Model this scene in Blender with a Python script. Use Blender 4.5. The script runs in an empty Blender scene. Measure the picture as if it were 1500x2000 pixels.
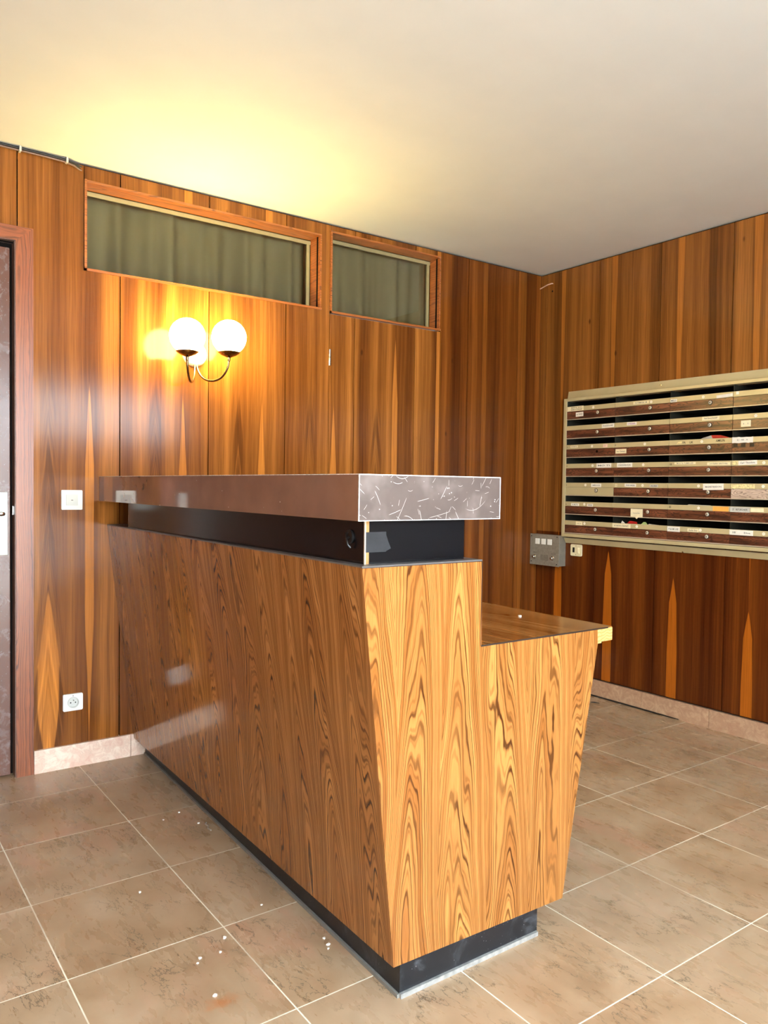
import bpy, bmesh, math, random
from mathutils import Vector, Matrix

# ------------------------------------------------------------------ camera, sky, exposure
S = bpy.context.scene
C = S.collection
cam = bpy.data.objects.new('camera', bpy.data.cameras.new('camera'))
C.objects.link(cam)
cam.data.sensor_fit = 'HORIZONTAL'
cam.data.sensor_width = 36.0
cam.data.lens = 1526.53 / 1500 * 36.0
R_ = ((0.8119884, -0.5835129, 0.0136919), (-0.0077223, -0.0341962, -0.9993853), (0.5836224, 0.8113836, -0.0322731))
cam.matrix_world = Matrix((
    (R_[0][0], -R_[1][0], -R_[2][0], -3.6000),
    (R_[0][1], -R_[1][1], -R_[2][1], -3.3779),
    (R_[0][2], -R_[1][2], -R_[2][2], 1.1870),
    (0, 0, 0, 1)))
cam.data.clip_start = 0.05
S.camera = cam
S.view_settings.view_transform = 'Standard'
S.view_settings.look = 'None'
S.view_settings.gamma = 1.0
S.view_settings.exposure = 0.25
SKY = 28.0
LAMP = 88.0
SUN = 75.0

w = bpy.data.worlds.new('daylight'); S.world = w
w.use_nodes = True
bg = w.node_tree.nodes['Background']
bg.inputs[0].default_value = (0.78, 0.91, 1.0, 1)
bg.inputs[1].default_value = SKY
try:
    S.cycles.use_denoising = True
    S.cycles.max_bounces = 10
    S.cycles.diffuse_bounces = 6
    S.cycles.sample_clamp_indirect = 6.0
except Exception:
    pass

XL, YF, H = -5.0, -4.5, 2.5       # left wall, street front, ceiling height
GX0, GX1, GZ0, GZ1 = -4.2, -2.15, 0.04, 2.09
TX1, TZ0 = -0.55, 1.63            # high strip window beside it   # glazed street front opening

def portal(name, loc, sx, sz, rot):
    l = bpy.data.lights.new(name, 'AREA'); l.shape = 'RECTANGLE'; l.size = sx; l.size_y = sz
    l.energy = 1.0
    l.cycles.is_portal = True
    o = bpy.data.objects.new(name, l); C.objects.link(o); o.location = loc; o.rotation_euler = rot
    return o
portal('strip_portal', ((GX1 + TX1) / 2, YF - 0.12, (TZ0 + GZ1) / 2), TX1 - GX1, GZ1 - TZ0, (math.radians(90), 0, 0))
portal('daylight_portal', ((GX0 + GX1) / 2, YF - 0.12, (GZ0 + GZ1) / 2), GX1 - GX0, GZ1 - GZ0, (math.radians(90), 0, 0))

sl_ = bpy.data.lights.new('sun', 'SUN'); sl_.energy = SUN; sl_.angle = math.radians(2); sl_.color = (0.95, 0.98, 1.0)
so_ = bpy.data.objects.new('sun', sl_); C.objects.link(so_); so_.rotation_euler = (math.radians(9), 0, math.radians(-14))

# ------------------------------------------------------------------ node helpers
def lin(r, g, b):
    f = lambda c: (c / 255) / 12.92 if c / 255 <= 0.04045 else ((c / 255 + 0.055) / 1.055) ** 2.4
    return (f(r), f(g), f(b), 1.0)

class NT:
    def __init__(s, name):
        s.m = bpy.data.materials.new(name); s.m.use_nodes = True
        s.t = s.m.node_tree; s.n = s.t.nodes; s.l = s.t.links
        s.b = s.n['Principled BSDF']
    def put(s, sock, v):
        if isinstance(v, V): s.l.new(v.s, sock)
        elif v is not None: sock.default_value = v
    def math(s, op, a, b=None, c=None, clamp=False):
        n = s.n.new('ShaderNodeMath'); n.operation = op; n.use_clamp = clamp
        s.put(n.inputs[0], a)
        if b is not None: s.put(n.inputs[1], b)
        if c is not None: s.put(n.inputs[2], c)
        return V(s, n.outputs[0])
    def uv(s):
        n = s.n.new('ShaderNodeUVMap'); n.uv_map = 'UVMap'
        x = s.n.new('ShaderNodeSeparateXYZ'); s.l.new(n.outputs[0], x.inputs[0])
        return V(s, x.outputs[0]), V(s, x.outputs[1])
    def pos(s):
        n = s.n.new('ShaderNodeNewGeometry')
        x = s.n.new('ShaderNodeSeparateXYZ'); s.l.new(n.outputs['Position'], x.inputs[0])
        return [V(s, o) for o in x.outputs]
    def attr(s, name):
        n = s.n.new('ShaderNodeAttribute'); n.attribute_name = name
        x = s.n.new('ShaderNodeSeparateColor'); s.l.new(n.outputs['Color'], x.inputs[0])
        return [V(s, o) for o in x.outputs] + [V(s, n.outputs['Alpha'])]
    def rnd(s):
        return V(s, s.n.new('ShaderNodeObjectInfo').outputs['Random'])
    def vec(s, x, y, z=0.0):
        n = s.n.new('ShaderNodeCombineXYZ')
        for i, a in enumerate((x, y, z)): s.put(n.inputs[i], a)
        return V(s, n.outputs[0])
    def noise(s, v, scale=1.0, detail=2.0, rough=0.5, dist=0.0):
        n = s.n.new('ShaderNodeTexNoise')
        s.l.new(v.s, n.inputs['Vector'])
        n.inputs['Scale'].default_value = scale; n.inputs['Detail'].default_value = detail
        n.inputs['Roughness'].default_value = rough; n.inputs['Distortion'].default_value = dist
        return V(s, n.outputs['Fac'])
    def voro(s, v, scale=1.0, out='Distance', feature='F1', rand=1.0):
        n = s.n.new('ShaderNodeTexVoronoi'); n.feature = feature
        s.l.new(v.s, n.inputs['Vector']); n.inputs['Scale'].default_value = scale
        n.inputs['Randomness'].default_value = rand
        return V(s, n.outputs[out])
    def white(s, v):
        n = s.n.new('ShaderNodeTexWhiteNoise'); s.l.new(v.s, n.inputs['Vector'])
        return V(s, n.outputs['Value'])
    def ss(s, v, a, b, x=0.0, y=1.0):
        n = s.n.new('ShaderNodeMapRange'); n.interpolation_type = 'SMOOTHSTEP'
        s.put(n.inputs[0], v); s.put(n.inputs[1], a); s.put(n.inputs[2], b)
        s.put(n.inputs[3], x); s.put(n.inputs[4], y)
        return V(s, n.outputs[0])
    def ramp(s, v, stops):
        n = s.n.new('ShaderNodeValToRGB'); s.put(n.inputs[0], v)
        e = n.color_ramp.elements
        e[0].position, e[0].color = stops[0]; e[1].position, e[1].color = stops[-1]
        for p, c in stops[1:-1]:
            k = e.new(p); k.color = c
        return V(s, n.outputs[0])
    def mix(s, f, a, b, mode='MIX'):
        n = s.n.new('ShaderNodeMix'); n.data_type = 'RGBA'; n.blend_type = mode
        s.put(n.inputs[0], f); s.put(n.inputs[6], a); s.put(n.inputs[7], b)
        return V(s, n.outputs[2])
    def bump(s, h, strength=0.1, dist=0.01):
        n = s.n.new('ShaderNodeBump'); n.inputs['Strength'].default_value = strength
        n.inputs['Distance'].default_value = dist
        s.put(n.inputs['Height'], h); s.l.new(n.outputs[0], s.b.inputs['Normal'])
    def done(s, col=None, rough=0.5, metal=0.0, spec=0.5, coat=0.0, coat_rough=0.05):
        b = s.b
        s.put(b.inputs['Base Color'], col); s.put(b.inputs['Roughness'], rough)
        s.put(b.inputs['Metallic'], metal); s.put(b.inputs['Specular IOR Level'], spec)
        s.put(b.inputs['Coat Weight'], coat); s.put(b.inputs['Coat Roughness'], coat_rough)
        return s.m

class V:
    def __init__(s, t, k): s.t, s.s = t, k
    def __add__(s, o): return s.t.math('ADD', s, o)
    __radd__ = __add__
    def __mul__(s, o): return s.t.math('MULTIPLY', s, o)
    __rmul__ = __mul__
    def __sub__(s, o): return s.t.math('SUBTRACT', s, o)
    def __rsub__(s, o): return s.t.math('SUBTRACT', o, s)
    def __truediv__(s, o): return s.t.math('DIVIDE', s, o)
    def abs(s): return s.t.math('ABSOLUTE', s)
    def frac(s): return s.t.math('FRACT', s)
    def floor(s): return s.t.math('FLOOR', s)
    def sqrt(s): return s.t.math('SQRT', s)
    def min(s, o): return s.t.math('MINIMUM', s, o)
    def max(s, o): return s.t.math('MAXIMUM', s, o)

# ------------------------------------------------------------------ materials
def plain(name, rgb, rough=0.5, metal=0.0, spec=0.5, var=0.06, scale=30, bump=0.0):
    t = NT(name); x, y, z = t.pos(); p = t.vec(x, y, z)
    n = t.noise(p, scale, 3)
    c = lin(*rgb)
    d = tuple(max(0, k * (1 - var * 2)) for k in c[:3]) + (1,)
    l = tuple(min(1, k * (1 + var * 2)) for k in c[:3]) + (1,)
    col = t.ramp(n, [(0.3, d), (0.7, l)])
    if bump: t.bump(n, bump, 0.002)
    return t.done(col, rough, metal, spec)

def veneer(name, flame_mode='top', dark=(82, 42, 17), mid=(131, 79, 33), light=(168, 108, 48), flame=(202, 128, 54), rough=0.15, falpha=0.6):
    t = NT(name); u, v = t.uv(); seed, uf, uc, zf = t.attr('pp')
    wob = (t.noise(t.vec(seed * 40, v * 1.6, 0.0), 1, 1) - 0.5) * 0.05
    wob2 = (t.noise(t.vec(u * 18, v * 1.4, seed * 9 + 3.0), 1, 2) - 0.5) * 0.03
    u2 = u + wob * 0.5
    k = 15.0 if flame_mode == 'top' else 13.0
    band = t.noise(t.vec(u2 * k + seed * 31, v * 0.14, seed * 7), 1, 1.5)
    med = t.noise(t.vec(u2 * 70, v * 0.7, seed * 13), 1, 3, 0.6)
    fine = t.noise(t.vec(u * 330, v * 5.0, seed * 5), 1, 2, 0.6)
    val = band * 0.7 + med * 0.3
    col = t.ramp(val, [(0.30, lin(*dark)), (0.43, lin(*[a * 0.6 + b * 0.4 for a, b in zip(mid, dark)])), (0.53, lin(*mid)), (0.70, lin(*light))])
    fd = (u - uf + wob2 * 0.35).abs()
    if flame_mode == 'top':
        d = (u - uc + wob2 * 0.8).abs()
        ho = ((0.76 - v) * 0.13).min(0.042).max(0.0) * t.ss(v, -0.05, 0.3, 0.3, 1.0)
        dm = t.ss(d - ho, 0.040, 0.012) * t.ss(v, 1.72, 1.45) * t.ss(uc, -0.1, 0.0)
        phase = v + d * 8.0 + wob * 1.5
        ring = t.noise(t.vec(phase * 7.0, seed * 19, 0.3), 1, 3, 0.62)
        col = t.mix(dm * 0.6, col, t.mix(t.ss(ring, 0.42, 0.6), lin(*[k_ * 0.82 for k_ in dark]), lin(*mid)))
        om = t.ss(d - ho, 0.003, -0.004) * t.ss(ho, 0.0, 0.006)
        col = t.mix(om * 0.8, col, t.mix(t.ss(ring, 0.35, 0.55, 0.5, 1.0), lin(*mid), lin(*[min(255, k_ * 1.06) for k_ in flame])))
        hw = ((zf - v) * 0.05).min(0.018).max(0.0) * t.ss(v, 0.1, 0.7, 0.12, 1.0)
    else:
        hw = ((zf - v) * 0.16).min(0.018 + (zf - v).max(0.0) * 0.03).max((v - zf) * 0.012).min(0.03).max(0.0)
    fm = t.ss(fd - hw, 0.002, -0.002) * t.ss(hw, 0.0, 0.004)
    edge = t.ss((fd - hw).abs(), 0.012, 0.0) * t.ss(hw, 0.0, 0.004) * 0.3
    col = t.mix(edge, col, lin(*dark))
    col = t.mix(fm * (falpha if flame_mode == 'top' else t.ss(v, zf - 0.1, zf + 0.5, 0.75, 0.4)), col, lin(*flame))
    kn = t.voro(t.vec(u * 6.5 + seed * 23, v * 3.2 + seed * 11, 0.0), 1)
    col = t.mix(t.ss(kn, 0.07, 0.02) * 0.75, col, lin(64, 32, 16))
    col = t.mix(1.0, col, t.ramp(fine, [(0.25, (0.72, 0.70, 0.68, 1)), (0.7, (1.08, 1.07, 1.05, 1))]), 'MULTIPLY')
    pore = t.ss(t.noise(t.vec(u * 190 + seed * 7, v * 1.6, seed * 3), 1, 2, 0.55), 0.60, 0.72)
    col = t.mix(pore * 0.4, col, lin(*[k_ * 0.6 for k_ in dark]))
    t.bump(fine, 0.04, 0.0005)
    return t.done(col, rough, 0, 0.2)

def laminate(name, light=(172, 117, 61), mid=(136, 84, 39), dark=(70, 38, 16), rough=0.13, swap=False, figure=1.0, freq=17.0):
    """Printed rosewood laminate: contour lines of a stretched field with cathedrals side by side."""
    t = NT(name); u, v = t.uv()
    if swap: u, v = v, u
    wob = (t.noise(t.vec(u * 2.0, v * 1.1, 9.0), 1, 1.5) - 0.5) * 0.16
    d = ((u + wob) / 0.15).frac() * 0.15 - 0.075
    f = t.noise(t.vec(u * 8.0 + 3.1, v * 0.55, 0.7), 1, 2.0, 0.5)
    jag = t.noise(t.vec(u * 34, v * 9.0, 4.0), 1, 2, 0.55)
    h = d * d * (95.0 * figure) + v * (0.62 * figure) + f * 1.3 + u * 3.2 + jag * 0.055
    k = (h * freq).frac()
    line = t.ss((k - 0.5).abs(), 0.2, 0.04)
    k2 = (h * 29.0 + f * 2.0).frac()
    line2 = t.ss((k2 - 0.5).abs(), 0.22, 0.04)
    tone = t.noise(t.vec(h * 5.5, v * 0.2, 2.0), 1, 2)
    fine = t.noise(t.vec(u * 420, v * 14, 1.0), 1, 2, 0.6)
    col = t.ramp(tone, [(0.36, lin(*mid)), (0.62, lin(*light))])
    lm = (line * 0.74 + line2 * 0.40).min(1.0) * t.ss(t.noise(t.vec(u * 14, v * 1.8, 5.0), 1, 2), 0.34, 0.6, 0.6, 1.0)
    col = t.mix(lm, col, lin(*dark))
    col = t.mix(1.0, col, t.ramp(fine, [(0.3, (0.82, 0.8, 0.78, 1)), (0.68, (1.06, 1.05, 1.04, 1))]), 'MULTIPLY')
    return t.done(col, rough, 0, 0.5)

def floor_mat():
    t = NT('floor_marble_tiles'); x, y, z = t.pos()
    tx, ty = (x + 3.1337) / 0.4, (y + 2.2610) / 0.4
    cx, cy = tx.floor(), ty.floor()
    fx, fy = tx.frac(), ty.frac()
    sd = t.white(t.vec(cx, cy, 1.0)); sd2 = t.white(t.vec(cx, cy, 5.0))
    ex = (fx - 0.5).abs(); ey = (fy - 0.5).abs(); e = ex.max(ey)
    grout = t.ss(e, 0.4945, 0.4970)
    gfade = t.ss(t.noise(t.vec(x * 2.2, y * 2.2, 3.0), 1, 2), 0.36, 0.5, 0.5, 1.0)
    p = t.vec(x, y + sd * 20, sd * 9)
    n1 = t.noise(p, 5.0, 4, 0.55, 0.2)
    n2 = t.noise(t.vec(x * 30.0, y * 9.0, sd * 17), 1, 4, 0.6, 0.3)
    col = t.ramp(n1 * 0.82 + n2 * 0.18, [(0.30, lin(140, 112, 84)), (0.46, lin(157, 130, 101)), (0.58, lin(165, 140, 112)), (0.72, lin(177, 155, 129))])
    pink = t.ss(t.noise(t.vec(x * 9.0, y * 3.5, sd * 30), 1, 3, 0.55), 0.46, 0.75)
    col = t.mix(pink * (sd2 * 0.45 + 0.1), col, lin(180, 130, 106))
    col = t.mix(t.ss(sd, 0.2, 1.0) * 0.3, col, lin(166, 146, 122))
    pv = t.vec(x * 4.4 + y * 0.8, y * 1.7 - x * 0.5, sd * 50)
    nv = t.noise(pv, 3.4, 6, 0.62, 0.25)
    vein = t.ss((nv - 0.5).abs(), 0.011, 0.003) * t.ss(t.noise(t.vec(x, y, sd * 5 + 2.0), 6, 2), 0.45, 0.58)
    col = t.mix(vein * 0.75, col, lin(80, 68, 52))
    dirt = t.ss(t.noise(t.vec(x, y, 0.0), 12, 5, 0.7), 0.48, 0.8)
    col = t.mix(dirt * 0.12, col, lin(120, 98, 78))
    rx, ry = x + 2.865, y + 1.745
    rust = (rx * rx + ry * ry * 2.0).sqrt() + (t.noise(t.vec(x, y, 0.0), 45, 3) - 0.5) * 0.09
    col = t.mix(t.ss(rust, 0.055, 0.0) * 0.6, col, lin(158, 92, 44))
    col = t.mix(grout * gfade, col, lin(232, 224, 204))
    t.bump(nv, 0.04, 0.002)
    return t.done(col, t.ss(n2, 0.3, 0.7, 0.24, 0.36), 0, 0.45)

def marble(name, a, b, c):
    t = NT(name); x, y, z = t.pos(); p = t.vec(x, y, z)
    n = t.noise(p, 22, 6, 0.68, 1.4); n2 = t.noise(p, 7, 3, 0.6)
    col = t.ramp(n, [(0.33, lin(*a)), (0.5, lin(*b)), (0.66, lin(*c))])
    col = t.mix(t.ss(n2, 0.5, 0.7) * 0.4, col, lin(*a))
    v = t.ss((n - 0.5).abs(), 0.012, 0.002)
    col = t.mix(v * 0.35, col, lin(120, 84, 66))
    return t.done(col, 0.35, 0, 0.45)

def slab_mat(name, base, scratch):
    t = NT(name); u, v = t.uv(); x, y, z = t.pos(); p = t.vec(x, y, z)
    n = t.noise(p, 14, 3)
    c = lin(*base)
    col = t.ramp(n, [(0.3, tuple(k * 0.9 for k in c[:3]) + (1,)), (0.7, tuple(min(1, k * 1.1) for k in c[:3]) + (1,))])
    rough = t.ss(n, 0.3, 0.7, 0.05, 0.09)
    if scratch:
        def strokes(sc, off, length, width, dens):
            q = t.vec(u * sc + off, v * sc + off * 1.7, 0.0)
            n_ = t.n.new('ShaderNodeTexVoronoi'); n_.voronoi_dimensions = '2D'; t.l.new(q.s, n_.inputs['Vector']); n_.inputs['Scale'].default_value = 1.0
            xx = t.n.new('ShaderNodeSeparateXYZ'); t.l.new(n_.outputs['Position'], xx.inputs[0])
            px, py = V(t, xx.outputs[0]), V(t, xx.outputs[1])
            wn = t.white(t.vec(px * 7.3, py * 5.1, off)); on = t.white(t.vec(px * 3.3, py * 9.1, off + 2.0))
            an = wn * 6.2832; sn, cs = t.math('SINE', an), t.math('COSINE', an)
            lx, ly = u * sc + off - px, v * sc + off * 1.7 - py
            a_, b_ = lx * cs + ly * sn, ly * cs - lx * sn + (lx * lx) * (wn - 0.5) * 2.0
            return t.ss(b_.abs(), width, width * 0.35) * t.ss(a_.abs(), length, length * 0.6) * t.ss(on, dens, dens + 0.02)
        s1 = strokes(20.0, 3.0, 0.40, 0.012, 0.55); s2 = strokes(44.0, 8.0, 0.36, 0.022, 0.6).max(strokes(12.0, 14.0, 0.45, 0.007, 0.5))
        dots = t.ss(t.voro(p, 85), 0.15, 0.09) * t.ss(t.noise(p, 40, 1), 0.5, 0.6)
        sc = s1.max(s2 * 0.8).max(dots)
        haze = t.ss(t.noise(p, 10, 3), 0.5, 0.75)
        col = t.mix(haze * 0.22, col, lin(172, 158, 152))
        col = t.mix(sc * 0.5, col, lin(232, 222, 214))
        rough = t.ss(sc, 0.0, 1.0, 0.2, 0.5)
    else:
        dots = t.ss(t.voro(p, 38), 0.09, 0.04) * t.ss(t.noise(p, 20, 1), 0.5, 0.58)
        col = t.mix(dots * 0.8, col, lin(220, 205, 190))
    return t.done(col, rough, 0, 1.0 if not scratch else 0.6)

def scuffed(name, base, dust=(120, 122, 128), rough=0.32, amt=0.35):
    t = NT(name); x, y, z = t.pos(); p = t.vec(x, y, z)
    n = t.noise(p, 16, 5, 0.7, 0.5)
    dots = t.ss(t.voro(p, 90), 0.13, 0.06) * t.ss(t.noise(p, 30, 1), 0.5, 0.6)
    col = t.mix(t.ss(n, 0.5, 0.8) * amt, lin(*base), lin(*dust))
    col = t.mix(dots * 0.35, col, lin(190, 190, 190))
    return t.done(col, t.ss(n, 0.4, 0.7, rough, rough + 0.12), 0, 0.45)

def door_leaf_mat():
    t = NT('door_leaf_wood'); u, v = t.uv()
    f = t.noise(t.vec(u * 1.6, v * 9.0, 0.0), 1, 3, 0.55)
    k = (f * 9.0 + v * 6).frac()
    band = t.ss((k - 0.5).abs(), 0.3, 0.12)
    fine = t.noise(t.vec(u * 9, v * 260, 0.0), 1, 2)
    col = t.mix(band * 0.55, lin(70, 38, 26), lin(146, 96, 68))
    col = t.mix(1.0, col, t.ramp(fine, [(0.3, (0.8, 0.8, 0.8, 1)), (0.7, (1.06, 1.05, 1.04, 1))]), 'MULTIPLY')
    n = t.noise(t.vec(u, v, 0.0), 38, 5, 0.7)
    t.bump(n, 0.25, 0.004)
    return t.done(col, 0.22, 0, 0.55)

def rosewood(name='mailbox_rosewood', a=(54, 26, 18), b=(98, 54, 36), c=(124, 74, 50), rough=0.3):
    t = NT(name); u, v = t.uv(); r = t.rnd()
    f = t.noise(t.vec(u * 7.0 + r * 90, v * 34.0 + r * 17, r * 40), 1, 2.5, 0.5, 0.4)
    k = (f * 11.0 + v * 30).frac()
    tone = t.noise(t.vec(u * 5 + r * 50, v * 60, r * 9), 1, 3)
    col = t.ramp(tone, [(0.32, lin(*a)), (0.52, lin(*b)), (0.7, lin(*c))])
    col = t.mix(t.ss((k - 0.5).abs(), 0.22, 0.04) * 0.75, col, lin(a[0] * 0.55, a[1] * 0.5, a[2] * 0.5))
    return t.done(col, rough, 0, 0.5)

def raw_wood():
    t = NT('raw_pine'); u, v = t.uv()
    f = t.noise(t.vec(u * 20, v * 10, 0.0), 1, 2)
    k = (f * 5 + v * 90).frac()
    col = t.mix(t.ss((k - 0.5).abs(), 0.3, 0.1) * 0.6, lin(206, 158, 92), lin(142, 94, 44))
    return t.done(col, 0.6, 0, 0.3)

def curtain_mat():
    t = NT('curtain_cloth'); x, y, z = t.pos()
    wv = t.noise(t.vec(x * 420, z * 60, 0.0), 1, 2)
    b = t.noise(t.vec(x * 5, z * 1.2, 0.0), 1, 2)
    col = t.mix(b * 0.4, lin(138, 126, 88), lin(112, 104, 74))
    return t.done(col, 0.7, 0, 0.3)

def glass_mat():
    t = NT('window_glass')
    tr = t.n.new('ShaderNodeBsdfTransparent'); gl = t.n.new('ShaderNodeBsdfGlossy'); gl.inputs['Roughness'].default_value = 0.03
    tr.inputs[0].default_value = (0.9, 0.9, 0.88, 1)
    fr = t.n.new('ShaderNodeFresnel'); fr.inputs[0].default_value = 1.45
    mx = t.n.new('ShaderNodeMixShader')
    t.l.new(fr.outputs[0], mx.inputs[0]); t.l.new(tr.outputs[0], mx.inputs[1]); t.l.new(gl.outputs[0], mx.inputs[2])
    t.l.new(mx.outputs[0], t.n['Material Output'].inputs[0])
    return t.m

def emit(name, rgb, s):
    t = NT(name)
    t.b.inputs['Base Color'].default_value = (0.9, 0.88, 0.8, 1)
    t.b.inputs['Roughness'].default_value = 0.15
    t.b.inputs['Emission Color'].default_value = rgb
    t.b.inputs['Emission Strength'].default_value = s
    return t.m

M = dict(
    wallA=veneer('back_wall_veneer', 'top'),
    wallB=veneer('right_wall_veneer', 'pinch', dark=(80, 44, 18), mid=(126, 77, 33), light=(156, 100, 45), flame=(196, 122, 48)),
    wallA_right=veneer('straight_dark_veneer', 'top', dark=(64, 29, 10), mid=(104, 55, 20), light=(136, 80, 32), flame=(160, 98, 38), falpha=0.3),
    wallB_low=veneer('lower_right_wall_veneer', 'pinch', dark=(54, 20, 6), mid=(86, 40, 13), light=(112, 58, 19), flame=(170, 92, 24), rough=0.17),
    wood_trim=laminate('casing_wood', (150, 84, 44), (128, 66, 34), (84, 42, 22), 0.3, figure=0.25),
    wood_frame=laminate('window_frame_wood', (170, 100, 46), (146, 80, 34), (96, 50, 22), 0.32, swap=True, figure=0.25),
    lam=laminate('counter_rosewood_laminate'),
    lam_desk=laminate('counter_laminate_lengthwise', figure=0.4, freq=11.0),
    floor=floor_mat(),
    base=marble('baseboard_marble', (212, 172, 152), (230, 202, 182), (238, 220, 202)),
    ceiling=plain('ceiling_paint', (222, 224, 222), 0.75, 0, 0.3, 0.015, 3, 0.02),
    dark=plain('dark_gap', (18, 14, 12), 0.9, 0, 0.1),
    leaf=door_leaf_mat(),
    slab=slab_mat('slab_brown_laminate', (118, 84, 66), False),
    slab_end=slab_mat('slab_end_scratched', (84, 73, 69), True),
    worn=plain('worn_white_edge', (214, 206, 200), 0.5, 0, 0.4, 0.2, 90),
    riser=plain('black_laminate', (13, 13, 16), 0.2, 0, 0.3, 0.05, 20),
    kick=scuffed('kick_black', (22, 24, 28), rough=0.34, amt=0.3),
    ledge=scuffed('ledge_grey', (84, 80, 78), rough=0.3, amt=0.2),
    edge=plain('laminate_dark_edge', (40, 28, 20), 0.5),
    alu=plain('aluminium', (176, 176, 174), 0.42, 0.55, 0.5, 0.12, 60),
    alu_dull=scuffed('dull_aluminium', (120, 118, 112), dust=(70, 66, 60), rough=0.45, amt=0.5),
    steel=plain('chrome', (210, 208, 204), 0.14, 1.0, 0.5, 0.03),
    lockface=plain('lock_nickel', (226, 222, 214), 0.3, 0.6, 0.5, 0.02),
    bronze=plain('bronzed_metal', (128, 104, 78), 0.24, 1.0, 0.5, 0.05),
    raw=raw_wood(),
    tape=plain('grey_tape', (40, 40, 42), 0.7, 0, 0.15, 0.1, 40),
    ochre=plain('bare_board', (150, 112, 66), 0.7, 0, 0.2),
    white=plain('white_plastic', (236, 234, 228), 0.3, 0, 0.5, 0.01),
    white_grey=plain('white_plastic_recess', (206, 206, 200), 0.35, 0, 0.5, 0.01),
    cream=plain('cream_plastic', (226, 214, 176), 0.35, 0, 0.5, 0.02),
    black=plain('black_plastic', (16, 16, 16), 0.35, 0, 0.4, 0.02),
    ivory=plain('backplate_enamel', (232, 224, 196), 0.35, 0, 0.5, 0.01),
    beige=plain('beige_enamel', (186, 170, 130), 0.38, 0.15, 0.5, 0.03, 8),
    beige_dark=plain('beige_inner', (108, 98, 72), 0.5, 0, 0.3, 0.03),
    lip=plain('pale_metal_lip', (196, 180, 160), 0.35, 0.3, 0.5, 0.03),
    inner=plain('mailbox_inner_steel', (34, 32, 25), 0.55, 0, 0.3),
    frame_in=plain('olive_frame_paint', (150, 138, 98), 0.45, 0, 0.4, 0.03),
    intercom=plain('grey_hammered_steel', (142, 134, 122), 0.42, 0.35, 0.5, 0.07, 90, 0.08),
    intercom_side=plain('grey_steel_side', (128, 120, 106), 0.45, 0.3, 0.5, 0.05, 40),
    print=plain('printed_grey', (90, 82, 72), 0.6),
    ink=plain('black_ink', (22, 20, 20), 0.7, 0, 0.2),
    ink_grey=plain('grey_ink', (104, 100, 96), 0.7, 0, 0.2),
    ink_purple=plain('purple_ink', (140, 60, 140), 0.7, 0, 0.2),
    paper=plain('white_paper', (236, 230, 220), 0.7, 0, 0.2, 0.03, 60),
    paper_cream=plain('cream_paper', (234, 220, 184), 0.7, 0, 0.2, 0.03, 60),
    paper_grey=plain('grey_paper', (190, 186, 178), 0.6, 0, 0.2, 0.04, 60),
    paper_orange=plain('orange_paper', (244, 160, 74), 0.6, 0, 0.2, 0.04, 60),
    paper_pink=plain('pink_paper', (222, 186, 168), 0.7, 0, 0.2, 0.08, 60),
    paper_red=plain('red_print', (190, 34, 32), 0.4, 0, 0.4, 0.1, 40),
    paper_green=plain('green_print', (176, 200, 130), 0.5, 0, 0.3, 0.1, 40),
    torn=plain('torn_label', (222, 204, 150), 0.7, 0, 0.2, 0.16, 120),
    rose=rosewood(),
    bleached=rosewood('bleached_door', (176, 150, 132), (198, 174, 156), (208, 186, 168), 0.35),
    glass=glass_mat(),
    curtain=curtain_mat(),
    cable=plain('cable_brown', (120, 92, 76), 0.5),
    cable_black=plain('cable_black', (28, 26, 26), 0.45),
    cable_pink=plain('cable_pale', (196, 160, 136), 0.5),
    globe=emit('lit_opal_glass', (1.0, 0.80, 0.28, 1), LAMP),
    pave=plain('street_paving', (188, 188, 186), 0.8, 0, 0.3, 0.05, 4),
    chip=plain('paint_chip', (236, 232, 224), 0.7, 0, 0.2),
    wire=plain('steel_wire', (220, 216, 208), 0.3, 0.6),
)

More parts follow.
